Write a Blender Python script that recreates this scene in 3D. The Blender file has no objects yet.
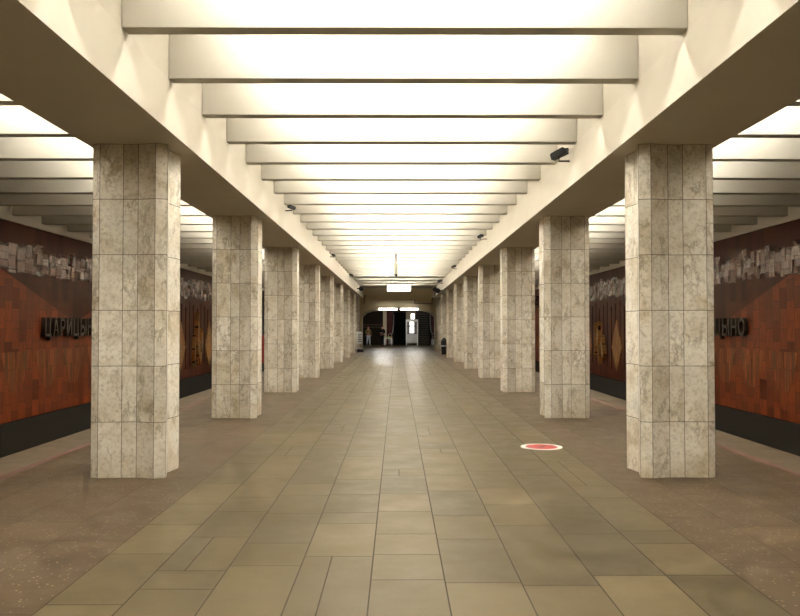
import bpy, bmesh, math, random
from mathutils import Vector, Matrix
random.seed(7)
S = bpy.context.scene
COL = S.collection
PI = math.pi

# ---------------------------------------------------------------- camera, world, exposure
CX, CZ = -0.073, 1.71
cam_d = bpy.data.cameras.new('camera')
cam_d.sensor_width = 36.0; cam_d.lens = 36.0; cam_d.clip_start = 0.05; cam_d.clip_end = 300
cam = bpy.data.objects.new('camera', cam_d); COL.objects.link(cam)
cam.location = (CX, 0, CZ)
cam.rotation_euler = (PI/2 + math.atan(19/800), 0, -math.atan(3/800))
S.camera = cam
W = bpy.data.worlds.new('world'); S.world = W; W.use_nodes = True
W.node_tree.nodes['Background'].inputs[0].default_value = (0.02, 0.018, 0.015, 1)
W.node_tree.nodes['Background'].inputs[1].default_value = 0.3
S.view_settings.view_transform = 'Standard'
S.view_settings.look = 'None'
S.view_settings.gamma = 1
S.view_settings.use_curve_mapping = False
S.view_settings.exposure = -0.08
NAVE_LAMP, AISLE_LAMP = 262.0, 300.0          # tube radiance
LAMP_COL = (1.0, 0.96, 0.895)
try:
    S.cycles.max_bounces = 10; S.cycles.diffuse_bounces = 6; S.cycles.glossy_bounces = 3
    S.cycles.use_denoising = True
except Exception: pass

# ---------------------------------------------------------------- materials
class Mat:
    def __init__(s, name, color=(.5,.5,.5), rough=.5, metal=0.0, spec=None):
        s.m = bpy.data.materials.new(name); s.m.use_nodes = True
        s.t = s.m.node_tree; s.b = s.t.nodes['Principled BSDF']
        s.b.inputs['Base Color'].default_value = (*color, 1)
        s.b.inputs['Roughness'].default_value = rough
        s.b.inputs['Metallic'].default_value = metal
        if spec is not None: s.b.inputs['Specular IOR Level'].default_value = spec
    def n(s, typ, ins=None, **kw):
        nd = s.t.nodes.new(typ)
        for k, v in kw.items(): setattr(nd, k, v)
        for k, v in (ins or {}).items():
            if isinstance(v, bpy.types.NodeSocket): s.t.links.new(v, nd.inputs[k])
            else: nd.inputs[k].default_value = v
        return nd
    def co(s, scale=(1,1,1), extra=None):
        c = s.n('ShaderNodeTexCoord')
        mp = s.n('ShaderNodeMapping', {'Vector': c.outputs['Object'], 'Scale': scale})
        if extra is None: return mp.outputs[0]
        ad = s.n('ShaderNodeVectorMath', {0: mp.outputs[0], 1: extra}, operation='ADD')
        return ad.outputs[0]
    def ramp(s, fac, stops):
        r = s.n('ShaderNodeValToRGB', {'Fac': fac})
        e = r.color_ramp.elements
        while len(e) < len(stops): e.new(0.5)
        for i, (p, c) in enumerate(stops):
            e[i].position = p; e[i].color = (*c, 1) if len(c) == 3 else c
        return r.outputs['Color']
    def mix(s, fac, a, b, mode='MIX'):
        nd = s.n('ShaderNodeMix', data_type='RGBA', blend_type=mode)
        for k, v in ((0, fac), (6, a), (7, b)):
            if isinstance(v, bpy.types.NodeSocket): s.t.links.new(v, nd.inputs[k])
            else: nd.inputs[k].default_value = v if k == 0 else (*v, 1)
        return nd.outputs[2]
    def base(s, sock): s.t.links.new(sock, s.b.inputs['Base Color'])
    def bump(s, h, strength=.2, dist=.01):
        b = s.n('ShaderNodeBump', {'Height': h, 'Strength': strength, 'Distance': dist})
        s.t.links.new(b.outputs[0], s.b.inputs['Normal'])

def noise(M, vec, scale, detail=6, rough=.6, dist=0):
    return M.n('ShaderNodeTexNoise', {'Vector': vec, 'Scale': scale, 'Detail': detail, 'Roughness': rough, 'Distortion': dist}).outputs['Fac']

def painted(name, c1, c2, rough=.75):
    M = Mat(name, c1, rough)
    f = noise(M, M.co(), 1.3, 8, .6)
    M.base(M.ramp(f, [(.3, c2), (.62, c1)]))
    f2 = noise(M, M.co(), 60, 3)
    M.bump(f2, .08, .004)
    return M.m
CREAM = painted('cream_paint', (.44,.41,.335), (.415,.385,.31))
GIRDER = painted('girder_paint', (.53,.48,.375), (.50,.45,.35))
BULK = painted('bulkhead_paint', (.60,.52,.34), (.55,.47,.30))

def marble():
    M = Mat('marble', (.6,.55,.42), .38)
    at = M.n('ShaderNodeAttribute', attribute_name='tone')
    sc = M.n('ShaderNodeVectorMath', {0: at.outputs['Color'], 1: (37, 53, 71)}, operation='MULTIPLY').outputs[0]
    v = M.co((1,1,1), sc)
    big = noise(M, v, 3.0, 5, .55, .6)
    base = M.ramp(big, [(.28, (.50,.42,.29)), (.42, (.70,.645,.53)), (.58, (.80,.765,.67)), (.78, (.64,.615,.54))])
    fine = noise(M, v, 26, 6, .7)
    base = M.mix(.55, base, M.ramp(fine, [(.34, (.42,.35,.23)), (.5, (.95,.93,.90)), (.7, (1.08,1.08,1.08))]), 'MULTIPLY')
    # diagonal veins
    rot = M.n('ShaderNodeMapping', {'Vector': v, 'Rotation': (.5,.75,.4), 'Scale': (3.6,3.6,1.9)}).outputs[0]
    vn = noise(M, rot, 1.1, 8, .66, .3)
    ab = M.n('ShaderNodeMath', {0: vn, 1: .5}, operation='SUBTRACT').outputs[0]
    ab = M.n('ShaderNodeMath', {0: ab}, operation='ABSOLUTE').outputs[0]
    patch = noise(M, v, 2.1, 2, .5)
    vein = M.ramp(ab, [(.0, (1,1,1)), (.02, (.35,.35,.35)), (.05, (0,0,0))])
    pm = M.ramp(patch, [(.44, (0,0,0)), (.6, (1,1,1))])
    vf = M.mix(1.0, vein, pm, 'MULTIPLY')
    vf = M.n('ShaderNodeMath', {0: vf, 1: .72}, operation='MULTIPLY').outputs[0]
    base = M.mix(vf, base, (.20,.155,.085))
    t = M.ramp(at.outputs['Fac'], [(0, (.66,.62,.55)), (.5, (.92,.90,.87)), (1, (1.04,1.03,1.02))])
    base = M.mix(1.0, base, t, 'MULTIPLY')
    # wear stain at foot
    z = M.n('ShaderNodeSeparateXYZ', {0: M.co()}).outputs['Z']
    zz = M.n('ShaderNodeMapRange', {'Value': z, 'From Min': 0.0, 'From Max': .3, 'To Min': .55, 'To Max': 0}).outputs[0]
    st = M.n('ShaderNodeMath', {0: zz, 1: noise(M, M.co(), 9, 4)}, operation='MULTIPLY').outputs[0]
    base = M.mix(st, base, (.36,.24,.09))
    M.base(base)
    M.t.links.new(M.n('ShaderNodeMapRange', {'Value': fine, 'To Min': .3, 'To Max': .5}).outputs[0], M.b.inputs['Roughness'])
    return M.m
MARBLE = marble()
GROUT = Mat('dark_joint', (.11,.09,.06), .9).m
FJOINT = Mat('floor_joint', (.022,.017,.01), .9).m

def slabs(name, lo, hi, speck=None, rough=(.22,.42)):
    M = Mat(name, lo, .35, spec=.26)
    at = M.n('ShaderNodeAttribute', attribute_name='tone')
    sc = M.n('ShaderNodeVectorMath', {0: at.outputs['Color'], 1: (37, 53, 71)}, operation='MULTIPLY').outputs[0]
    v = M.co((1,1,1), sc)
    c = M.ramp(at.outputs['Fac'], [(0, lo), (1, hi)])
    f = noise(M, v, 2.2, 7, .65)
    c = M.mix(.8, c, M.ramp(f, [(.3, (.72,.68,.6)), (.7, (1.1,1.1,1.1))]), 'MULTIPLY')
    f3 = noise(M, M.co(), 140, 2)
    c = M.mix(.6, c, M.ramp(f3, [(.38, (.5,.47,.42)), (.62, (1.3,1.3,1.3))]), 'MULTIPLY')
    big = noise(M, M.co((1,.35,1)), .7, 4)
    c = M.mix(.6, c, M.ramp(big, [(.35, (.78,.75,.70)), (.65, (1.08,1.08,1.08))]), 'MULTIPLY')
    if speck:
        vo = M.n('ShaderNodeTexVoronoi', {'Vector': M.co(), 'Scale': 26.0, 'Randomness': 1.0})
        g = M.ramp(vo.outputs['Distance'], [(.0, (1,1,1)), (.20, (1,1,1)), (.26, (0,0,0))])
        pick = M.ramp(M.n('ShaderNodeSeparateColor', {0: vo.outputs['Color']}).outputs[0], [(.55, (0,0,0)), (.62, (1,1,1))])
        gg = M.n('ShaderNodeMath', {0: M.mix(1, g, pick, 'MULTIPLY'), 1: .8}, operation='MULTIPLY').outputs[0]
        c = M.mix(gg, c, speck)
    M.base(c)
    M.t.links.new(M.n('ShaderNodeMapRange', {'Value': f, 'From Min': .3, 'From Max': .7, 'To Min': rough[0], 'To Max': rough[1]}).outputs[0], M.b.inputs['Roughness'])
    return M.m
SLAB = slabs('floor_slab', (.038,.028,.011), (.112,.086,.040), rough=(.3,.46))
GRAN = slabs('granite_slab', (.044,.028,.012), (.066,.043,.020), (.26,.20,.13), (.36,.52))
EDGE = slabs('platform_edge_slab', (.075,.056,.033), (.095,.07,.042), (.15,.12,.085), (.38,.55))
STRIPE = Mat('red_brown_stripe', (.085,.026,.014), .6).m

def mosaic(name, c1, c2, c3, sy, sz, rough=.22):
    M = Mat(name, c1, rough, spec=(.5 if rough < .2 else .12))
    v = M.co()
    sp = M.n('ShaderNodeSeparateXYZ', {0: v})
    cb = M.n('ShaderNodeCombineXYZ', {0: sp.outputs['Z'], 1: sp.outputs['Y'], 2: 0.0}).outputs[0]
    br = M.n('ShaderNodeTexBrick', {'Vector': cb, 'Scale': 1.0, 'Color1': (0,0,0,1), 'Color2': (1,1,1,1), 'Mortar': (.5,.5,.5,1),
        'Mortar Size': .006, 'Brick Width': sz, 'Row Height': sy, 'Bias': 0.0})
    br.offset = .37
    c = M.ramp(br.outputs['Color'], [(0, c1), (.5, c2), (1, c3)])
    gr = noise(M, M.co((6, 9, 1.2)), 2.5, 7, .7, 1.0)
    c = M.mix(.85, c, M.ramp(gr, [(.32, (.45,.4,.38)), (.68, (1.35,1.3,1.25))]), 'MULTIPLY')
    c = M.mix(br.outputs['Fac'], c, (.02,.012,.008))
    M.base(c)
    M.bump(gr, .25, .01)
    return M.m
MOS_DARK = mosaic('dark_brown_mosaic', (.022,.005,.002), (.045,.011,.004), (.06,.018,.007), .32, .9, .4)
MOS_RED = mosaic('orange_red_mosaic', (.055,.011,.004), (.17,.038,.011), (.09,.024,.010), .34, .46, .35)
MOS_CHEV = mosaic('chevron_mosaic', (.11,.028,.010), (.22,.07,.022), (.08,.04,.018), .12, 1.2, .35)
MOS_BAND = mosaic('glazed_relief_tile', (.07,.032,.022), (.15,.085,.065), (.23,.16,.13), .4, .3, .12)
MOS_GOLD = mosaic('ochre_mosaic', (.20,.08,.022), (.30,.15,.05), (.15,.11,.045), .12, .5, .35)
DARKBAND = Mat('dark_track_wall', (.014,.011,.007), .8, spec=.12).m
BLACK = Mat('black_metal', (.011,.010,.009), .6, spec=.2).m
LETTER = Mat('dark_bronze_letter', (.026,.018,.010), .5, .2).m
CHROME = Mat('steel', (.45,.45,.45), .3, .9).m
def plain(name, c, r=.5, m=0): return Mat(name, c, r, m, spec=(.12 if max(c) < .14 and not m else None)).m
def emit(name, c, s, base=(.8,.8,.8)):
    M = Mat(name, base, .4)
    M.b.inputs['Emission Color'].default_value = (*c, 1); M.b.inputs['Emission Strength'].default_value = s
    return M.m
TUBE_N = emit('nave_tube', LAMP_COL, NAVE_LAMP)
TUBE_A = emit('aisle_tube', LAMP_COL, AISLE_LAMP)
HOUSING = plain('lamp_housing', (.7,.68,.62), .5)

# ---------------------------------------------------------------- mesh helpers
class MB:
    def __init__(s): s.bm = bmesh.new(); s.tone = None
    def box(s, x0, x1, y0, y1, z0, z1, mi=0, M=None):
        v = [s.bm.verts.new((M @ Vector(p)) if M else p) for p in
             ((x0,y0,z0),(x1,y0,z0),(x1,y1,z0),(x0,y1,z0),(x0,y0,z1),(x1,y0,z1),(x1,y1,z1),(x0,y1,z1))]
        for q in ((0,3,2,1),(4,5,6,7),(0,1,5,4),(1,2,6,5),(2,3,7,6),(3,0,4,7)):
            s.bm.faces.new([v[i] for i in q]).material_index = mi
        return v
    def tube(s, pts, r, n=8, mi=0, cap=True):
        pts = [Vector(p) for p in pts]; rings = []
        for i, p in enumerate(pts):
            d = (pts[min(i+1, len(pts)-1)] - pts[max(i-1, 0)]).normalized()
            a = d.cross(Vector((0,0,1)));
            if a.length < .01: a = d.cross(Vector((1,0,0)))
            a.normalize(); b = d.cross(a)
            rr = r[i] if isinstance(r, (list, tuple)) else r
            rings.append([s.bm.verts.new(p + rr*(a*math.cos(2*PI*k/n) + b*math.sin(2*PI*k/n))) for k in range(n)])
        for A, B in zip(rings, rings[1:]):
            for k in range(n):
                f = s.bm.faces.new((A[k], A[(k+1)%n], B[(k+1)%n], B[k])); f.material_index = mi; f.smooth = n > 6
        if cap:
            s.bm.faces.new(rings[0]).material_index = mi; s.bm.faces.new(rings[-1]).material_index = mi
    def prism(s, poly, axis, a, b, mi=0):
        # poly: 2-D points; axis: extrusion axis; a..b extents
        def P(u, v, w):
            return {'x': (w, u, v), 'y': (u, w, v), 'z': (u, v, w)}[axis]
        A = [s.bm.verts.new(P(u, v, a)) for u, v in poly]; B = [s.bm.verts.new(P(u, v, b)) for u, v in poly]
        fs = [s.bm.faces.new(A), s.bm.faces.new(B)]
        n = len(poly)
        for i in range(n): fs.append(s.bm.faces.new((A[i], A[(i+1)%n], B[(i+1)%n], B[i])))
        for f in fs: f.material_index = mi
    def build(s, name, mats, parent=None, bevel=0, loc=None, smooth=False):
        bmesh.ops.recalc_face_normals(s.bm, faces=s.bm.faces)
        me = bpy.data.meshes.new(name); s.bm.to_mesh(me); s.bm.free()
        for m in (mats if isinstance(mats, (list, tuple)) else [mats]): me.materials.append(m)
        o = bpy.data.objects.new(name, me); COL.objects.link(o)
        if loc: o.location = loc
        if parent: o.parent = parent
        if bevel:
            b = o.modifiers.new('bevel', 'BEVEL'); b.width = bevel; b.segments = 2; b.limit_method = 'ANGLE'
        if smooth:
            for p in me.polygons: p.use_smooth = True
        return o
def empty(name, loc=(0,0,0), rz=0):
    o = bpy.data.objects.new(name, None); COL.objects.link(o); o.location = loc; o.rotation_euler.z = rz
    o.empty_display_size = .2
    return o
def tag(o, label, cat, group=None, kind='thing'):
    o['label'] = label; o['category'] = cat
    if group: o['group'] = group
    o['kind'] = kind
    return o
def struct(o): o['kind'] = 'structure'; return o
ORD = ('first second third fourth fifth sixth seventh eighth ninth tenth eleventh twelfth thirteenth fourteenth fifteenth sixteenth '
       'seventeenth eighteenth nineteenth twentieth').split()
ORD += ['twenty-' + w for w in ORD[:9]] + ['thirtieth'] + ['thirty-' + w for w in ORD[:9]]

# ---------------------------------------------------------------- dimensions
Y0, YE = -7.0, 57.2           # start of hall, end bulkhead
PITCH, RIB0, RT = 1.48, 8.64, .18
ZN, ZA = 4.41, 4.16           # underside of nave beams / aisle beams
ZC = 5.28                     # ceiling
GI, GO, GZ = 2.50, 3.62, 3.80 # girder
PE = 5.25                     # platform edge
WX = 8.65                     # track wall
BAY, COL0 = 5.92, 9.06

# ---------------------------------------------------------------- floor
def tone_mesh(name, quads, mats):
    """quads: (x0,x1,y0,y1,z,mat,tone)"""
    verts, faces, mi, tones = [], [], [], []
    for (x0,x1,y0,y1,z,m,t) in quads:
        b = len(verts); verts += [(x0,y0,z),(x1,y0,z),(x1,y1,z),(x0,y1,z)]
        faces.append((b,b+1,b+2,b+3)); mi.append(m); tones += [t]*4
    me = bpy.data.meshes.new(name); me.from_pydata(verts, [], faces)
    for m in mats: me.materials.append(m)
    me.polygons.foreach_set('material_index', mi)
    a = me.color_attributes.new('tone', 'FLOAT_COLOR', 'CORNER')
    for i, t in enumerate(tones): a.data[i].color = t
    o = bpy.data.objects.new(name, me); COL.objects.link(o)
    return o
def rt(lo=0, hi=1):
    t = random.uniform(lo, hi); return (t, random.uniform(lo, hi), t*.5 + random.uniform(lo, hi)*.5, 1)
q = []
FE = 60.0
q.append((-PE, PE, Y0, 76, -.004, 3, (0,0,0,1)))
strips = [-2.24,-1.76,-1.27,-.76,-.25,.25,.76,1.27,1.78,2.27]
for i in range(len(strips)-1):
    x0, x1 = strips[i], strips[i+1]
    y = Y0 - random.random()
    c = .62 if abs(x0+x1) < .3 else .45
    while y < FE:
        L = random.choice([.4,.6,.8,.9,1.0,1.1,1.3,1.6])
        y1 = min(y+L, FE); g = .005
        if random.random() < .1:
            xm = x0 + (x1-x0)*random.choice([.4,.55])
            q.append((x0+g, xm-g, y+g, y1-g, 0, 0, rt(.2,.8))); q.append((xm+g, x1-g, y+g, y1-g, 0, 0, rt(.2,.8)))
        else:
            t = min(1, max(0, random.gauss(c, .26)))
            q.append((x0+g, x1-g, y+g, y1-g, 0, 0, (t, random.random(), random.random(), 1)))
        y = y1
for sgn in (-1, 1):
    for (a, b, L, m) in ((2.27,2.82,1.5,1),(2.82,3.42,1.5,1),(3.42,4.0,1.5,1),(4.0,4.54,1.5,1),(4.54,4.62,40,4),(4.62,PE,1.2,2)):
        y = Y0 - random.random()*.8
        while y < FE:
            y1 = min(y + L*random.uniform(.8,1.2), FE)
            xs = sorted((sgn*a, sgn*b)); g = .002 if m != 4 else 0
            if a == 2.27 and sgn < 0: xs[1] = -2.24
            q.append((xs[0]+g, xs[1]-g, y+g, y1-g, 0, m, rt()))
            y = y1
y = FE
while y < 76:
    for i in range(12):
        x = -4.2 + i*.7
        q.append((x+.005, x+.695, y+.005, y+.795, 0, 0, rt(.3,.9)))
    y += .8
fl = tone_mesh('floor', q, [SLAB, GRAN, EDGE, FJOINT, STRIPE]); struct(fl)

m = MB()
for s in (-1, 1):
    a, b = sorted((s*(PE-.25), s*PE)); m.box(a, b, Y0, YE, -1.3, -.006)
    a, b = sorted((s*(PE-.25), s*(WX+.1))); m.box(a, b, Y0, YE, -1.5, -1.3)
struct(m.build('floor_track_bed', DARKBAND))

# ---------------------------------------------------------------- ceiling, upper shell
m = MB(); m.box(-WX-.2, WX+.2, Y0, YE+.4, ZC, ZC+.15); struct(m.build('ceiling', CREAM))

def girder(s):
    m = MB()
    poly = [(s*GI, GZ), (s*(GI+.06), ZN), (s*(GI+.06), ZC), (s*GO, ZC), (s*GO, GZ)]
    m.prism(poly, 'y', Y0, YE)
    return m.build('longitudinal_girder', GIRDER)
for s, w in ((-1, 'left'), (1, 'right')):
    tag(girder(s), f'long cream girder lying on the {w} row of marble columns', 'girder', 'girders over the two colonnades')

# end and back walls
def arch_pts(x0, x1, zs, zc, n=18):
    # flattened three-centred arch
    out = []
    xm, hw = (x0+x1)/2, (x1-x0)/2
    for i in range(n+1):
        t = -1 + 2*i/n
        e = (1-abs(t)**3.2)**(1/1.9) if abs(t) < 1 else 0
        out.append((xm + hw*t, zs + (zc-zs)*e))
    return out
m = MB()
arc = arch_pts(-2.54, 2.62, 2.42, 2.93)
lo = [(-2.75, 0), (-2.75, 3.6), (2.83, 3.6), (2.83, 0), (2.62, 0)] + arc[::-1] + [(-2.54, 0)]
m.prism(lo, 'y', YE, YE+.7)
m.box(-2.9, 2.9, YE+.12, YE+.7, 3.6, ZC)
struct(m.build('wall_end', BULK))
m = MB()
a2 = arch_pts(-2.54, 2.62, 2.42, 2.93); a3 = arch_pts(-2.66, 2.74, 2.50, 3.03)
for (p, q2) in zip(range(18), range(1, 19)):
    m.prism([a2[p], a2[q2], a3[q2], a3[p]], 'y', YE-.05, YE)
struct(m.build('trim_1', CREAM))
m = MB()
for s in (-1, 1):
    a, b = sorted((s*2.83, s*PE)); m.box(a, b, YE, YE+.3, 0, ZC)
    a, b = sorted((s*PE, s*WX)); m.box(a, b, YE+.1, YE+.3, -1.5, ZC)
struct(m.build('wall_aisle_ends', DARKBAND))
m = MB(); m.box(-WX, WX, Y0-.2, Y0, -1.5, ZC); struct(m.build('wall_back', BULK))

# track walls
for s, w in ((-1, 'left'), (1, 'right')):
    m = MB()
    a, b = sorted((s*(WX+.06), s*(WX+.3)))
    m.box(a, b, Y0, YE, -1.5, ZC, 1)
    a, b = sorted((s*WX, s*(WX+.06)))
    m.box(a, b, Y0, YE, 4.10, ZC, 0)
    a, b = sorted((s*(WX-.02), s*(WX+.06)))
    m.box(a, b, Y0, YE, -1.5, -.40, 1)
    m.box(a, b, Y0, YE, 4.06, 4.10, 0)
    struct(m.build('wall_' + w, [GIRDER, DARKBAND]))

# ---------------------------------------------------------------- transverse beams
rib_nave = None; rib_aisle = {}
k0 = -10
ys = [RIB0 + PITCH*k for k in range(k0, 33)]
vis_n = vis_a = 0
m = MB(); m.box(-(GI+.055), GI+.055, 0, RT, ZN, ZC); base_n = m.build('ceiling_beam', CREAM, bevel=.006)
base_a = {}
for s in (-1, 1):
    m = MB(); a, b = sorted((s*GO, s*(WX-.12))); m.box(a, b, 0, RT, ZA, ZC); base_a[s] = m.build('ceiling_beam', CREAM, bevel=.006)
first = {0: True, -1: True, 1: True}
cnt = {0: 0, -1: 0, 1: 0}
for k, y in enumerate(ys):
    for s in (0, -1, 1):
        src = base_n if s == 0 else base_a[s]
        if first[s]: o = src; first[s] = False
        else: o = src.copy(); COL.objects.link(o)
        o.location = (0, y, 0)
        lim = 6.9 if s == 0 else 8.0
        if y < lim:
            o.name = 'trim_beam'; o['kind'] = 'structure'; continue
        n = ORD[cnt[s]]; cnt[s] += 1
        o.name = 'ceiling_beam'
        if s == 0: tag(o, f'cream cross beam over the central nave, {n} from the viewer', 'ceiling beam', 'cross beams of the nave ceiling')
        else:
            w = 'left' if s < 0 else 'right'
            tag(o, f'cross beam over the {w} platform track, {n} from the viewer', 'ceiling beam', f'cross beams of the {w} aisle ceiling')

# ---------------------------------------------------------------- hidden fluorescent lights between the beams
def lamp(name, L, mat, zl):
    r = empty(name)
    m = MB(); m.box(-L/2, L/2, -.05, .05, .03, ZC-zl); m.build('housing', HOUSING, r)
    m = MB(); m.tube([(-L/2+.02, 0, 0), (L/2-.02, 0, 0)], .02, 6); m.build('tube', mat, r)
    return r
def copy_tree(o, parent=None):
    c = o.copy(); COL.objects.link(c); c.parent = parent
    for ch in list(o.children): copy_tree(ch, c)
    return c
pn, pa = lamp('ceiling_light', 3.7, TUBE_N, 5.12), lamp('ceiling_light', 1.6, TUBE_A, 4.98)
un, ua = True, True
for y in ys:
    yc = y + RT + (PITCH-RT)/2
    if yc > YE - .3: continue
    o = pn if un else copy_tree(pn); un = False
    if yc > 53.5 or (yc > 41 and int(yc/PITCH) % 2): COL.objects.unlink(o); [bpy.data.objects.remove(c) for c in list(o.children)]; bpy.data.objects.remove(o)
    else:
        o.location = (0, yc, 5.12)
        tag(o, 'fluorescent light hidden between cross beams above the nave', 'ceiling light', 'hidden lights above the nave')
    for s in (-1, 1):
        o = pa if ua else copy_tree(pa); ua = False
        o.location = (s*4.52, yc, 4.98)
        tag(o, 'fluorescent light hidden between cross beams above the platforms', 'ceiling light', 'hidden lights above the platforms')

# ---------------------------------------------------------------- columns
PLAN = [(-.445,.06,.3),(-.355,.03,1),(-.095,.055,1),(.075,.055,1),(.285,.0,1),(.415,.045,1),(.335,.36,1),(.385,.69,1),(.30,.74,1),(.075,.70,1),(-.095,.70,1),(-.355,.74,1),(-.435,.70,1),(-.37,.37,1)]
def column(s, y):
    pts = [Vector((-s*u, d - .37)) for u, d, _ in PLAN]
    n = len(pts); ring = []
    for i in range(n):
        p, nx = pts[i], pts[(i+1) % n]; d = (nx-p); L = d.length; d.normalize(); g = .0035
        # narrow tiles on the side face
        segs = 1
        ring.append((p, p + d*g, 'j')); ring.append((p + d*g, nx - d*g, 's')); ring.append((nx - d*g, nx, 'j'))
    H = GZ; zs = []
    nc = 6; ch = H/nc
    for c in range(nc):
        z0, z1 = c*ch, (c+1)*ch; g = .0035
        zs += [(z0, z0+g, 'j'), (z0+g, z1-g, 's'), (z1-g, z1, 'j')]
    verts, faces, mi, tn = [], [], [], []
    xy = [r[0] for r in ring]; N = len(xy)
    zl = [z[0] for z in zs] + [H]
    for z in zl:
        for p in xy: verts.append((p.x, p.y, z))
    tones = {}
    for r, (z0, z1, zt) in enumerate(zs):
        for c in range(N):
            f = (r*N+c, r*N+(c+1)%N, (r+1)*N+(c+1)%N, (r+1)*N+c)
            faces.append(f if s < 0 else f[::-1])
            sl = zt == 's' and ring[c][2] == 's'
            mi.append(0 if sl else 1)
            key = (r//3, c//3)
            if key not in tones:
                t = min(1, max(0, random.gauss(.62, .22))); tones[key] = (t, random.random(), random.random(), 1)
            tn.append(tones[key])
    me = bpy.data.meshes.new('shaft'); me.from_pydata(verts, [], faces)
    me.materials.append(MARBLE); me.materials.append(GROUT)
    me.polygons.foreach_set('material_index', mi)
    a = me.color_attributes.new('tone', 'FLOAT_COLOR', 'CORNER')
    for p in me.polygons:
        for li in p.loop_indices: a.data[li].color = tn[p.index]
    bm = bmesh.new(); bm.from_mesh(me); bmesh.ops.recalc_face_normals(bm, faces=bm.faces); bm.to_mesh(me); bm.free()
    root = empty('marble_column', (s*3.103, y + .37, 0))
    o = bpy.data.objects.new('shaft', me); COL.objects.link(o); o.parent = root
    m = MB(); ins = [(p.x*.975, p.y*.975) for p in pts]; m.prism(ins, 'z', 0.0, .012)
    m.build('base_joint', BLACK, root)
    return root
look = {(-1,0): 'large marble column nearest on the left, grey diagonal vein near its foot',
        (1,0): 'large marble column nearest on the right, dark vein patch near its top'}
for s, w in ((-1, 'left'), (1, 'right')):
    for k in range(9):
        o = column(s, COL0 + BAY*k)
        lab = look.get((s, k)) or (f'pale marble column, {ORD[k]} from the viewer in the {w} row' if k < 8 else f'pale marble column beside the end arch, last of the {w} row')
        tag(o, lab, 'column', f'marble columns of the {w} row')
    for k in (-1,):
        o = column(s, COL0 + BAY*k)
        o.name = 'trim_column'; o['kind'] = 'structure'
        for c in o.children: c['kind'] = 'structure'

# ---------------------------------------------------------------- track wall murals
def mural(s, yc, kind, label):
    r = empty('mosaic_mural', (s*WX, yc, 0))
    hw = BAY - .02
    def X(a, b): return sorted((-s*a, -s*b))
    m = MB(); a, b = X(-.055, .0); m.box(a, b, -hw, hw, -.38, 4.05); m.build('backing', MOS_DARK, r)
    # relief tile band
    m = MB(); rnd = random.Random(int(yc*10)+s)
    y = -hw
    while y < hw-.05:
        wd = rnd.uniform(.22, .4); y1 = min(hw, y+wd)
        ztop = 3.56 + rnd.uniform(-.12, .12); zbot = 2.95 + rnd.uniform(-.12, .1)
        if kind == 'b': ztop += .1
        z = zbot
        while z < ztop:
            h = rnd.uniform(.10, .34); z1 = min(ztop, z+h)
            d0 = rnd.uniform(.02, .05); d1 = d0 + rnd.uniform(-.02, .03)
            e0 = rnd.uniform(-.012, .012)
            v = m.box(*X(0, .05), y+.008, y1-.008, z+.006, z1-.006)
            for vv in v:
                if abs(vv.co.x) > .04: vv.co.x = -s*((d0 if vv.co.z < (z+z1)/2 else d1) + (e0 if vv.co.y < (y+y1)/2 else 0))
            z = z1
        y = y1
    m.build('relief_tile_band', MOS_BAND, r)
    if kind == 'a':
        m = MB()
        pts = [(-hw,-.38),(-hw,2.1),(-4.0,3.0),(0.1,1.82),(4.2,3.0),(hw,2.1),(hw,-.38)]
        m.prism(pts, 'x', *X(0.001, .03)); m.build('orange_field', MOS_RED, r)
        m = MB()
        for c in (-4.8, -3.2, -1.6, 0.0, 1.6, 3.2, 4.8):
            for j in range(2):
                for t in (-1, 1):
                    w0 = .03 + j*.34
                    m.prism([(c+t*w0, 1.15), (c+t*(w0+.32), 1.15), (c+t*(w0*.35+.14), .25), (c+t*w0*.3, .25)], 'x', *X(.03, .032+.001*j))
        m.build('chevron_slats', MOS_CHEV, r)
    else:
        m = MB()
        for c in (-5.1, -1.4, 3.4):
            m = MB(); m.prism([(c-.75, .9), (c, 2.0), (c+.75, .9), (c, -.05)], 'x', *X(0.001, .04)); m.build('diamond_field', MOS_GOLD, r)
        m = MB()
        for j in range(13):
            u = 1.0 + rnd.uniform(-.75, .75); h = rnd.uniform(.7, 2.2) * (1 - abs(u-1.0)*.6); z0 = rnd.uniform(0, 1.0)
            wd = rnd.uniform(.06, .15)
            m.prism([(u-wd, z0+h*.4), (u+rnd.uniform(-.1,.1), z0+h), (u+wd, z0+h*.5), (u+rnd.uniform(-.1,.1), z0)], 'x', *X(.0, .05+.012*j))
        m.build('figure_relief', MOS_GOLD, r)
        m = MB()
        for j in range(18):
            u = -hw + .3 + j*(2*hw-.5)/18; m.box(*X(0, .02+.006*(j % 3)), u, u+.26, .0+.1*(j % 4), 2.75-.12*(j % 3))
        m.build('vertical_slats', MOS_DARK, r)
    tag(r, label, 'mural', 'mosaic murals on the track walls')
MC = 21.2
for s, w in ((-1, 'left'), (1, 'right')):
    for k, (kind, lab) in enumerate((('b', f'dark mosaic mural on the {w} track wall, beside the viewer'),
            ('a', f'orange-red mosaic mural carrying the station name on the {w} track wall'),
            ('b', f'brown mosaic mural with ochre spiky figure on the {w} track wall'),
            ('a', f'orange mosaic mural on the {w} track wall beyond the ochre figure'))):
        mural(s, MC + 2*BAY*(k-1), kind, lab)

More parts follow.
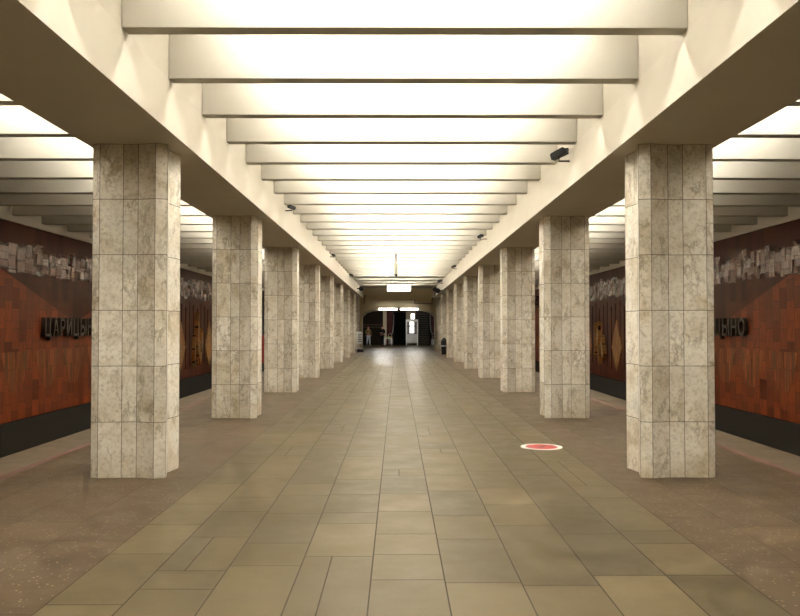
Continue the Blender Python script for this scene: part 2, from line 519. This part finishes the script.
# station name
def glyph_mesh(ch, w, h, depth):
    cu = bpy.data.curves.new('t', 'FONT'); cu.body = ch; cu.extrude = .5; cu.resolution_u = 4; cu.offset = .018
    o = bpy.data.objects.new('t', cu); COL.objects.link(o)
    dg = bpy.context.evaluated_depsgraph_get(); me = bpy.data.meshes.new_from_object(o.evaluated_get(dg))
    bpy.data.objects.remove(o); bpy.data.curves.remove(cu)
    xs = [v.co.x for v in me.vertices]; ysv = [v.co.y for v in me.vertices]; zs = [v.co.z for v in me.vertices]
    cap = .73 if True else 1
    y0 = 0.0
    for v in me.vertices:
        x = (v.co.x-min(xs))/(max(xs)-min(xs))*w; yy = (v.co.y - y0)/cap*h
        z = (v.co.z-min(zs))/(max(zs)-min(zs))*depth
        v.co = (x, yy, z)
    me.update()
    return me
TXT = [('Ц',.42),('А',.40),('Р',.34),('И',.40),('Ц',.42),('Ы',.50),('Н',.38),('О',.42)]
for s, w in ((-1, 'left'), (1, 'right')):
    total = sum(t[1] for t in TXT) + .11*7
    y_start, y_end = (19.25, 22.65) if s < 0 else (23.4, 19.75)
    r = empty('station_name_sign', (s*(WX-.035), y_start, 1.49))
    u = 0
    scale = abs(y_end-y_start)/total
    for ch, wd in TXT:
        me = glyph_mesh(ch, wd*scale, .44, .10)
        o = bpy.data.objects.new('letter', me); COL.objects.link(o); o.parent = r
        me.materials.append(LETTER)
        # local: x along text, y up, z outwards
        if s < 0: o.matrix_local = Matrix(((0,0,1,0),(1,0,0,u*scale),(0,1,0,0),(0,0,0,1)))
        else:     o.matrix_local = Matrix(((0,0,-1,0),(-1,0,0,-u*scale),(0,1,0,0),(0,0,0,1)))
        u += wd + .11
    tag(r, f'dark raised Cyrillic station name on the {w} track wall mosaic', 'sign', 'station name signs')

# rails
for s, w in ((-1, 'left'), (1, 'right')):
    for i, x in enumerate((6.05, 7.57)):
        m = MB(); m.box(s*x-.035, s*x+.035, Y0, YE, -1.3, -1.14); m.box(s*x-.07, s*x+.07, Y0, YE, -1.3, -1.285)
        o = m.build('track_rail', CHROME)
        tag(o, f'steel rail in the {w} track pit, {"nearer to" if i == 0 else "farther from"} the platform', 'rail', 'rails of the two tracks')

# ---------------------------------------------------------------- floor disc sticker
dx, dy = 144/800*11.45 + CX, 11.45
r = empty('floor_sticker', (dx, dy, 0))
m = MB(); m.tube([(0,0,.0005),(0,0,.003)], .295, 40); m.build('white_ring', plain('sticker_white', (.55,.53,.46), .5), r)
m = MB(); m.tube([(0,0,.0032),(0,0,.0042)], .225, 40); m.build('red_disc', plain('sticker_red', (.27,.02,.014), .6), r)
m = MB()
m.prism([(-.09,-.05),(-.02,-.11),(.05,.0),(.10,.10),(.02,.06),(-.03,-.02)], 'z', .0044, .005); m.build('dark_mark', plain('sticker_mark', (.09,.02,.015), .5), r)
tag(r, 'round red and white sticker on the nave floor slabs', 'floor sticker')

# ---------------------------------------------------------------- surveillance cameras
def cctv(loc, s, size, label, yaw, tilt=-.25):
    """s: side of the nave whose girder it hangs on"""
    r = empty('security_camera', loc)
    R = Matrix.Rotation(yaw, 4, 'Z') @ Matrix.Rotation(tilt, 4, 'X')
    k = size
    m = MB()
    prof = [(-.5,-.22),(.5,-.18),(.5,.16),(.38,.22),(-.42,.22),(-.56,.05)]
    pts = [(y*k, z*k) for y, z in prof]
    m.prism(pts, 'x', -.22*k, .22*k)
    for v in m.bm.verts: v.co = R @ v.co
    m.build('housing', BLACK, r, bevel=.008)
    m = MB(); m.tube([R @ Vector((0,-.5*k,0)), R @ Vector((0,-.6*k,-.01))], .13*k, 12); m.build('lens', plain('camera_lens', (.03,.03,.035), .08), r)
    m = MB()
    wall = (s*(GI+.02) - loc[0])
    m.tube([(0,0,-.2*k), (0,.05*k,-.42*k), (wall, .1*k, -.42*k)], .03*k+.006, 8); m.build('bracket', BLACK, r)
    tag(r, label, 'camera', 'security cameras on the nave girders')
def ax(px, py, x):
    D = (x-CX)*800/(px-397); return (x, D, CZ + (327-py)/800*D)
def at(px, py, D): return (CX + (px-397)/800*D, D, CZ + (327-py)/800*D)
cctv(ax(560,153,2.36), 1, .25, 'large black camera on the right girder between nearest cross beams', .9, -.35)
cctv(ax(480.7,236,2.33), 1, .19, 'small black camera high on the right girder, second in line', .6)
cctv(ax(453.7,266.5,2.38), 1, .22, 'small dark camera on the right girder, third in line', .6)
cctv(ax(439.8,281,2.32), 1, .3, 'small dark camera on the right girder, fourth in line', .6)
cctv(ax(291.5,207,-2.38), -1, .17, 'small black camera on the left girder, nearest of that side', -.9)
cctv(ax(333.5,255,-2.38), -1, .15, 'small black camera on the left girder, second in line', -.6)
cctv(ax(351.3,275,-2.38), -1, .22, 'small black camera on the left girder, third in line', -.6)

# loudspeakers by the end wall
for (px, py, D, s, lab, zz) in ((361.3,288.5,54.6,-1,'dark loudspeaker on the left girder by the end wall',.55),
                          (434.8,289,54.2,1,'dark loudspeaker on the right girder by the end wall',.6),
                          (437.6,290.5,52.6,1,'grey loudspeaker on the right girder, just before the end wall one',.5)):
    p = ax(px, py, s*2.24)
    r = empty('loudspeaker', p)
    m = MB(); m.tube([(0,.12,0),(0,.0,0),(0,-.14,-.02)], [.06,.09,.15], 12); m.build('horn', BLACK, r)
    m = MB(); m.box(min(0, s*(GI+.01)-p[0]), max(0, s*(GI+.01)-p[0]), -.03, .03, -.03, .03); m.build('bracket', BLACK, r)
    tag(r, lab, 'loudspeaker')

# conduits on the end wall
def pipe(pts, lab):
    m = MB(); m.tube(pts, .032, 8); o = m.build('wall_conduit', plain('conduit', (.12,.10,.08), .5)); tag(o, lab, 'pipe')
def ew(px, py): p = at(px, py, YE-.06); return (p[0], YE-.034, p[2])
pipe([ew(414.5,300), ew(414.5,303.6), ew(432,303.8), ew(432.2,297.5)], 'dark conduit bent along the end wall right of the arch lamp')
pipe([ew(364,304), ew(364.5,297), ew(366,295)], 'short dark conduit high on the end wall at its left edge')

# ---------------------------------------------------------------- hanging lit signs
WHITE_LIT = emit('lit_sign_face', (1,.95,.82), 3.0)
FRAME = plain('sign_frame', (.62,.57,.46), .5)
r = empty('hanging_sign', (at(396, 270, 29.45)[0], 29.45, 3.6))
m = MB(); m.box(-.075, .075, -.55, .55, .02, .42); m.build('frame', FRAME, r, bevel=.02)
m = MB(); m.box(-.092, -.076, -.5, .5, .05, .39); m.build('lit_face', WHITE_LIT, r)
m = MB(); m.box(.076, .092, -.5, .5, .05, .39); m.build('lit_face', WHITE_LIT, r)
m = MB(); m.box(-.03, .05, -.56, -.3, -.06, .02); m.build('bottom_cap', BLACK, r)
m = MB(); m.tube([(0,0,.42),(0,0,ZN-3.6)], .018, 8); m.build('rod', BLACK, r)
tag(r, 'illuminated sign hung edge-on from the nave ceiling', 'hanging sign', 'lit signs hung from the nave ceiling')
p = at(399, 292, 46.0)
r = empty('hanging_sign', (p[0], 45.73, p[2]))
m = MB(); m.box(-.70, .70, -.07, .07, 0, .44); m.build('frame', FRAME, r, bevel=.02)
m = MB(); m.box(-.66, .66, -.085, -.071, .03, .41); m.build('lit_face', WHITE_LIT, r)
m = MB()
rr = random.Random(3); x = -.52
while x < .5:
    wd = rr.uniform(.04, .16); m.box(x, x+wd, -.089, -.086, .2, .26); x += wd + .05
m.build('faded_marking', emit('sign_marking', (1,.85,.5), 1.2, (.7,.6,.4)), r)
for x in (-.46, .46):
    m = MB(); m.tube([(x,0,.44),(x,0,ZN-p[2])], .012, 6); m.build('cable', BLACK, r)
tag(r, 'wide illuminated sign hung across the nave facing the viewer', 'hanging sign', 'lit signs hung from the nave ceiling')

# wall tube lamp over the arch
p = at(398.5, 309.5, YE)
r = empty('wall_lamp', (p[0], YE-.06, p[2]))
m = MB(); m.box(-1.42, 1.42, -.03, .06, -.02, .12); m.build('housing', HOUSING, r)
for a, b in ((-1.4, -.08), (.12, 1.4)):
    m = MB(); m.tube([(a,-.09,.02),(b,-.09,.02)], .06, 8); m.build('tube', emit('arch_tube', (1,.93,.85), 10), r)
m = MB(); m.box(-.1, .14, -.12, -.03, -.03, .09); m.build('clamp', BLACK, r)
tag(r, 'long double fluorescent lamp over the crown of the end arch', 'wall lamp')

# ---------------------------------------------------------------- vestibule behind the arch
YB = 76.0
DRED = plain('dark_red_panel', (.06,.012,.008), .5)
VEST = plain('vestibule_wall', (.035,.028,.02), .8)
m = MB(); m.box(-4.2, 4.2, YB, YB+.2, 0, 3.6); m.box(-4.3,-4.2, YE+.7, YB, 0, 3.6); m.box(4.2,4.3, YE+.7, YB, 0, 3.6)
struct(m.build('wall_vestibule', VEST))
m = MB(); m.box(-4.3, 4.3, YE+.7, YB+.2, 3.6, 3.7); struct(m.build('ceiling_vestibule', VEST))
VT = emit('vestibule_fill_tube', LAMP_COL, 300)  # unseen fill lights, added to brighten the people and floor behind the arch
for i, (x, y) in enumerate(((-1.2, 62.5), (1.4, 62.5), (-1.2, 69.5), (1.4, 69.5))):
    r = empty('ceiling_light', (x, y, 3.5))
    m = MB(); m.box(-.6, .6, -.06, .06, .03, .1); m.build('housing', HOUSING, r)
    m = MB(); m.tube([(-.58,0,0),(.58,0,0)], .022, 6); m.build('tube', VT, r)
    tag(r, 'added fill light on the low ceiling behind the arch', 'ceiling light', 'added fill lights behind the arch')
def X75(px, D=75.6): return CX + (px-397)/800*D
# roller shutter
r = empty('roller_shutter', (0, YB-.16, 0))
m = MB(); x0, x1 = X75(358), X75(382.3)
n = 30
for i in range(n): 
    z = i*3.1/n; m.prism([(-.0, z), (-.04, z+.03), (-.04, z+.075), (0, z+3.1/n)], 'x', x0, x1)
m.build('slat_curtain', plain('brown_shutter', (.022,.014,.008), .6), r)
m = MB(); m.box(x0, x1, -.08, -.02, 1.9, 1.95); m.box(x0, x1, -.08, -.02, 1.68, 1.72); m.build('cross_rail', plain('shutter_rail', (.13,.1,.06), .5), r)
m = MB(); m.box(x1-.04, x1+.04, -.1, .1, 0, 3.1); m.build('guide_rail', BLACK, r)
tag(r, 'dark brown roller shutter behind the two people', 'shutter')
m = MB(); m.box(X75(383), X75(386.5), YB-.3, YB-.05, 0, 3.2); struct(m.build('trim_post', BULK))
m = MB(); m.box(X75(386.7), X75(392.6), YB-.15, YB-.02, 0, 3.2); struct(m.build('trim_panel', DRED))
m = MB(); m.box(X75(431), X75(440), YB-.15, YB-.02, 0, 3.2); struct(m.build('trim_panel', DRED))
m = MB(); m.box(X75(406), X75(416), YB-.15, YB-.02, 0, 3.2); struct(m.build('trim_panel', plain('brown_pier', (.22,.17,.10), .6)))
m = MB(); m.box(X75(394), X75(406), YB-.05, YB-.01, 0, 3.1); struct(m.build('door_1', plain('opening_dark_sheet', (.002,.002,.002), .9)))  # flat black sheet, its colour stands for the dark inside the doorway
# stairs going up into the dark on the right
r = empty('staircase', (0, 0, 0))
m = MB()
x0, x1 = X75(418.2), X75(428.3)
prof = [(YB-2.6, 0)]
for i in range(17): prof += [(YB-2.6+i*.15, (i+1)*.17), (YB-2.6+(i+1)*.15, (i+1)*.17)]
prof += [(YB-.05, 0)]
m.prism(prof, 'x', x0, x1); m.build('flight', plain('dark_steps', (.008,.007,.005), .7), r)
m = MB()
for i in range(17): m.box(x0+.02, x1-.02, YB-2.6+i*.15-.004, YB-2.6+i*.15, (i+1)*.17-.035, (i+1)*.17-.005)
m.build('nosing', plain('step_nosing', (.10,.085,.06), .5), r)
tag(r, 'dark flight of steps rising behind the arch on the right', 'staircase')

def railing(px, flip, lab):
    x = X75(px); r = empty('metal_railing', (x, 73.2 if flip > 0 else 74.6, 0))
    m = MB(); m.tube([(0,0,2.9),(.02*flip,0,1.9),(.10*flip,0,1.25),(.22*flip,-.2,1.0)], .035, 8); m.build('curved_post', CHROME, r)
    m = MB()
    m.tube([(.2*flip,-.2,0),(.2*flip,-.2,1.0),(.3*flip,-.3,1.12),(.5*flip,-.4,1.0),(.5*flip,-.4,0)], .03, 8)
    m.tube([(.2*flip,-.2,.55),(.5*flip,-.4,.55)], .025, 8); m.tube([(.2*flip,-.2,.8),(.5*flip,-.4,.8)], .02, 8)
    m.build('barrier_frame', CHROME, r)
    m = MB(); m.box(min(.1*flip,.4*flip), max(.1*flip,.4*flip), -.3, 0, .1, .6); m.build('control_box', plain('grey_box', (.3,.3,.29), .4), r)
    tag(r, lab, 'railing', 'steel railings behind the arch')
railing(429, 1, 'bent steel railing at the right end of the steps')
railing(393.8, -1, 'steel railing post between the table and black doorway')

# ticket booth
x0, x1 = X75(406, 74), X75(418, 74)
r = empty('ticket_booth', ((x0+x1)/2, 74.3, 0)); hw = (x1-x0)/2
WP = plain('white_panel', (.78,.76,.70), .45)
m = MB()
for sx in (-1, 1):
    a, b = sorted((sx*hw, sx*(hw-.09))); m.box(a, b, -.5, -.42, 0, 2.4); m.box(a, b, .42, .5, 0, 2.4)
m.box(-hw+.09, hw-.09, -.5, -.42, 2.2, 2.4); m.box(-hw, hw, -.42, .42, 2.34, 2.4)
m.build('frame', WP, r)
m = MB(); m.box(-hw+.09, hw-.09, -.48, -.43, .25, 1.1); m.box(-hw+.02, -hw+.06, -.42, .42, .2, 2.34); m.box(hw-.06, hw-.02, -.42, .42, .2, 2.34)
m.box(-hw+.09, hw-.09, .43, .48, .2, 2.34)
m.build('lower_panel', plain('grey_white_panel', (.55,.54,.50), .5), r)
m = MB(); m.box(-.22, .18, -.47, -.45, 1.12, 2.2); m.build('lit_pane', emit('booth_light', (1,.97,.9), 1.6), r)
m = MB(); m.box(-hw+.09, hw-.09, -.52, -.47, 1.08, 1.14); m.box(-hw+.1, .25, -.5, -.475, 1.75, 1.83); m.box(.28, .33, -.5, -.46, 1.14, 2.15); m.build('mullion', BLACK, r)
m = MB(); m.box(.33, hw-.09, -.46, -.44, 1.14, 2.2); m.box(-hw+.09, -.22, -.46, -.44, 1.14, 2.2); m.build('side_pane', plain('grey_glass', (.2,.2,.2), .15), r)
tag(r, 'white booth with a lit window inside the end arch', 'booth')
p = at(412.8, 316.5, 74)
r = empty('lantern', (p[0], 74.2, 2.41))
m = MB(); m.box(-.16, .16, -.1, .1, .05, .52); m.build('lamp_body', emit('lantern_light', (1,.95,.85), 6), r, bevel=.04)
m = MB(); m.box(-.2, .2, -.14, .14, 0, .05); m.build('base', BLACK, r)
tag(r, 'bright white lamp standing on top of the booth', 'lamp')

# table with items
r = empty('folding_table', ((X75(384.5,73)+X75(392,73))/2, 72.9, 0)); hw = .36
m = MB(); m.box(-hw, hw, -.3, .3, .66, .70); m.build('tabletop', WP, r, bevel=.01)
for sx in (-1, 1):
    for sy in (-1, 1):
        m = MB(); m.tube([(sx*(hw-.04), sy*.26, 0), (sx*(hw-.06), sy*.24, .66)], .022, 8); m.build('leg', WP, r)
m = MB(); m.box(-hw-.01, -hw+.09, -.31, .31, .1, .70); m.build('side_panel', WP, r)
tag(r, 'small white table beside the person in black', 'table')
m = MB(); m.box(-.15,.12,-.12,.12,0,.11); o = m.build('green_box', plain('green_card', (.28,.38,.08), .6), None, .01, (r.location.x+.02, 72.8, .70)); o.name = 'small_box'
tag(o, 'small green box lying on the white table', 'box')
m = MB(); m.box(-.14,.14,-.12,.12,0,.02); m.box(-.10,.12,-.1,.08,.02,.14); o = m.build('desk_telephone', plain('ochre_plastic', (.4,.24,.07), .5), None, .01, (r.location.x+.24, 73.05, .70))
tag(o, 'ochre object behind the green box on the table', 'box')

# noticeboard stand by the last left columns
p = at(358.3, 352, 54.6)
r = empty('notice_stand', (-2.62, 54.2, 0), 1.0)
m = MB()
for sx in (-.3, .3): m.tube([(sx,0,0),(sx,0,1.4)], .025, 8)
for z in (.25, .6, .95, 1.38): m.tube([(-.3,0,z),(.3,0,z)], .02, 8)
m.build('frame', WP, r)
m = MB(); m.box(-.28,.28,-.015,.015,.62,1.36); m.build('board', WP, r)
m = MB()
for i in range(5): m.box(-.22,.22,-.022,-.016,.72+i*.12,.76+i*.12)
m.build('printed_lines', BLACK, r)
m = MB(); m.box(-.3,.3,-.15,.15,0,.22); m.build('base', BLACK, r)
tag(r, 'white notice stand on black base beside the far left columns', 'notice stand')

# bin by the right columns
r = empty('litter_bin', (2.84, 49.6, 0))
m = MB(); m.tube([(0,0,0),(0,0,.05),(0,0,.78),(0,0,.84)], [.15,.17,.19,.17], 16); m.build('body', BLACK, r)
m = MB(); m.tube([(0,0,.84),(0,0,.92),(0,0,1.05)], [.18,.16,.05], 16); m.build('domed_lid', BLACK, r)
m = MB(); m.tube([(0,0,.5),(0,0,.58)], .192, 16); m.build('grey_band', CHROME, r)
tag(r, 'dark domed litter bin beside the far right columns', 'litter bin')

# red call box on the aisle side of the third left column
r = empty('alarm_box', (-3.103-.445-.062, COL0+BAY*2+.6, 1.12))
m = MB(); m.box(-.08, .072, -.12, .12, -.37, .37); m.build('case', plain('red_enamel', (.28,.012,.01), .4), r, bevel=.012)
m = MB(); m.box(-.088, -.08, -.08, .08, .02, .2); m.build('panel', WP, r)
tag(r, 'red box on the aisle side of the third left column', 'alarm box')

# ---------------------------------------------------------------- people
SKIN = plain('skin', (.50,.22,.14), .55)
def skin_obj(name, pts, edges, rad, mat, parent, sub=1, root=0):
    me = bpy.data.meshes.new(name); me.from_pydata(pts, edges, []); me.materials.append(mat)
    o = bpy.data.objects.new(name, me); COL.objects.link(o)
    sk = o.modifiers.new('skin', 'SKIN'); sk.use_smooth_shade = True
    for i, r in enumerate(rad):
        v = me.skin_vertices[0].data[i]; v.radius = (r, r) if not isinstance(r, tuple) else r; v.use_root = (i == root)
    ss = o.modifiers.new('sub', 'SUBSURF'); ss.levels = sub; ss.render_levels = sub
    dg = bpy.context.evaluated_depsgraph_get(); me2 = bpy.data.meshes.new_from_object(o.evaluated_get(dg))
    bpy.data.objects.remove(o)
    o = bpy.data.objects.new(name, me2); COL.objects.link(o); o.parent = parent
    if not me2.materials: me2.materials.append(mat)
    return o
def person(loc, rz, H, arms, legs, top, trousers, shoe, hair, label, cap=None, sc_top=1.0):
    r = empty('person', loc, rz)
    k = H/1.78
    # skeleton, facing -y ; z up
    P = []; R = []; E = []
    def v(p, rad): P.append(Vector(p)*k); R.append((rad*k, rad*k) if not isinstance(rad, tuple) else (rad[0]*k, rad[1]*k)); return len(P)-1
    pelvis = v((0,0,.95), (.15,.11)); waist = v((0,0,1.10), (.14,.10)); chest = v((0,.0,1.30), (.17,.115)); neckb = v((0,.01,1.46), (.09,.075)); neck = v((0,0,1.53), .055)
    head = v((0,-.01,1.63), (.075,.095)); crown = v((0,0,1.71), (.065,.08))
    E += [(pelvis,waist),(waist,chest),(chest,neckb),(neckb,neck),(neck,head),(head,crown)]
    for sx, A in ((-1, arms[0]), (1, arms[1])):
        sh = v((sx*.19,0,1.41), .062); el = v(A[0], .045); wr = v(A[1], .03); hd = v(A[2], (.042,.022))
        E += [(neckb,sh),(sh,el),(el,wr),(wr,hd)]
        # fingers
        d = (Vector(A[2])-Vector(A[1])).normalized(); side = d.cross(Vector((0,1,0)));
        if side.length < .1: side = Vector((1,0,0))
        side.normalize()
        for f in range(4):
            o_ = side*(.024*(f-1.5)); t = v(Vector(A[2])+d*(.07+.012*(1.5-abs(f-1.5)))+o_, .009); E.append((hd, t))
        t = v(Vector(A[2])+d*.02-side*.055, .011); E.append((hd, t))
    for sx, L in ((-1, legs[0]), (1, legs[1])):
        hp = v((sx*.09,0,.88), .095); kn = v(L[0], .062); an = v(L[1], .042); toe = v(Vector(L[1])+Vector((sx*.02,-.15,-.045)), (.04,.03))
        E += [(pelvis,hp),(hp,kn),(kn,an),(an,toe)]
    body = skin_obj('body', P, E, R, SKIN, r, 1)
    # garments: slightly larger shells following the same skeleton
    def garment(name, ids, mat, grow):
        mp = {i: j for j, i in enumerate(ids)}
        return skin_obj(name, [P[i] for i in ids], [(mp[a], mp[b]) for a, b in E if a in mp and b in mp], [(R[i][0]+grow*k, R[i][1]+grow*k) for i in ids], mat, r, 1)
    sh0 = 7; st = 9
    g = garment('jacket', [pelvis,waist,chest,neckb,7,8,9,16,17,18], top, .022)
    l0 = 25
    garment('trousers', [pelvis,l0,l0+1,l0+2,l0+4,l0+5,l0+6], trousers, .018)
    for i, a in enumerate((l0+2, l0+6)):
        m = MB(); c = P[a]; m.box(c.x-.05*k, c.x+.05*k, c.y-.2*k, c.y+.07*k, 0, .085*k); m.build('shoe', shoe, r, bevel=.025)
    # head details
    m = MB(); bmesh.ops.create_uvsphere(m.bm, u_segments=16, v_segments=10, radius=1)
    for vv in m.bm.verts: vv.co = Vector((vv.co.x*.082, vv.co.y*.10+.012, (max(vv.co.z, -.25 if vv.co.y > 0 else .25))*.115+1.66))*k
    m.build('hair' if not cap else 'cap', hair, r, smooth=True)
    m = MB(); m.tube([Vector((0,-.095,1.66))*k, Vector((0,-.125,1.625))*k], [.012*k,.018*k], 8); m.build('nose', SKIN, r)
    for sx in (-1, 1):
        m = MB(); bmesh.ops.create_uvsphere(m.bm, u_segments=8, v_segments=6, radius=.012*k, matrix=Matrix.Translation(Vector((sx*.032,-.098,1.65))*k)); m.build('eye', BLACK, r)
        m = MB(); m.box(sx*.08*k-.012, sx*.08*k+.012, -.015, .02, 1.60*k, 1.66*k); m.build('ear', SKIN, r, bevel=.008)
    m = MB(); m.box(-.025*k,.025*k,-.105*k,-.09*k,1.588*k,1.598*k); m.build('mouth', plain('lips', (.35,.08,.06), .6), r)
    tag(r, label, 'person')
    return r
p1 = person((X75(368.3,73), 73, 0), .35, 1.76,
    arms=(((-.27,.0,1.15),(-.16,-.2,1.12),(-.09,-.24,1.13)), ((.29,.03,1.14),(.22,-.10,.96),(.19,-.15,.90))),
    legs=(((-.11,-.02,.50),(-.13,.02,.09)), ((.12,-.03,.50),(.16,.0,.09))),
    top=plain('olive_jacket', (.17,.11,.04), .8), trousers=plain('pale_trousers', (.50,.53,.58), .8), shoe=plain('grey_shoe', (.35,.35,.35), .6),
    hair=plain('reddish_hair', (.28,.05,.03), .7), label='person in olive brown jacket and pale trousers standing under the arch')
p2 = person((X75(382.3,73.2), 73.2, 0), -.4, 1.82,
    arms=(((-.27,.0,1.15),(-.12,-.24,1.12),(-.05,-.27,1.14)), ((.27,.0,1.15),(.13,-.25,1.12),(.06,-.28,1.12))),
    legs=(((-.10,-.01,.50),(-.11,.02,.09)), ((.10,-.01,.50),(.12,.02,.09))),
    top=plain('black_jacket', (.010,.011,.014), .8), trousers=plain('black_trousers', (.008,.008,.010), .8), shoe=BLACK,
    hair=plain('black_cap', (.012,.012,.015), .8), cap=True, label='person in dark clothes with hands joined beside the white table')
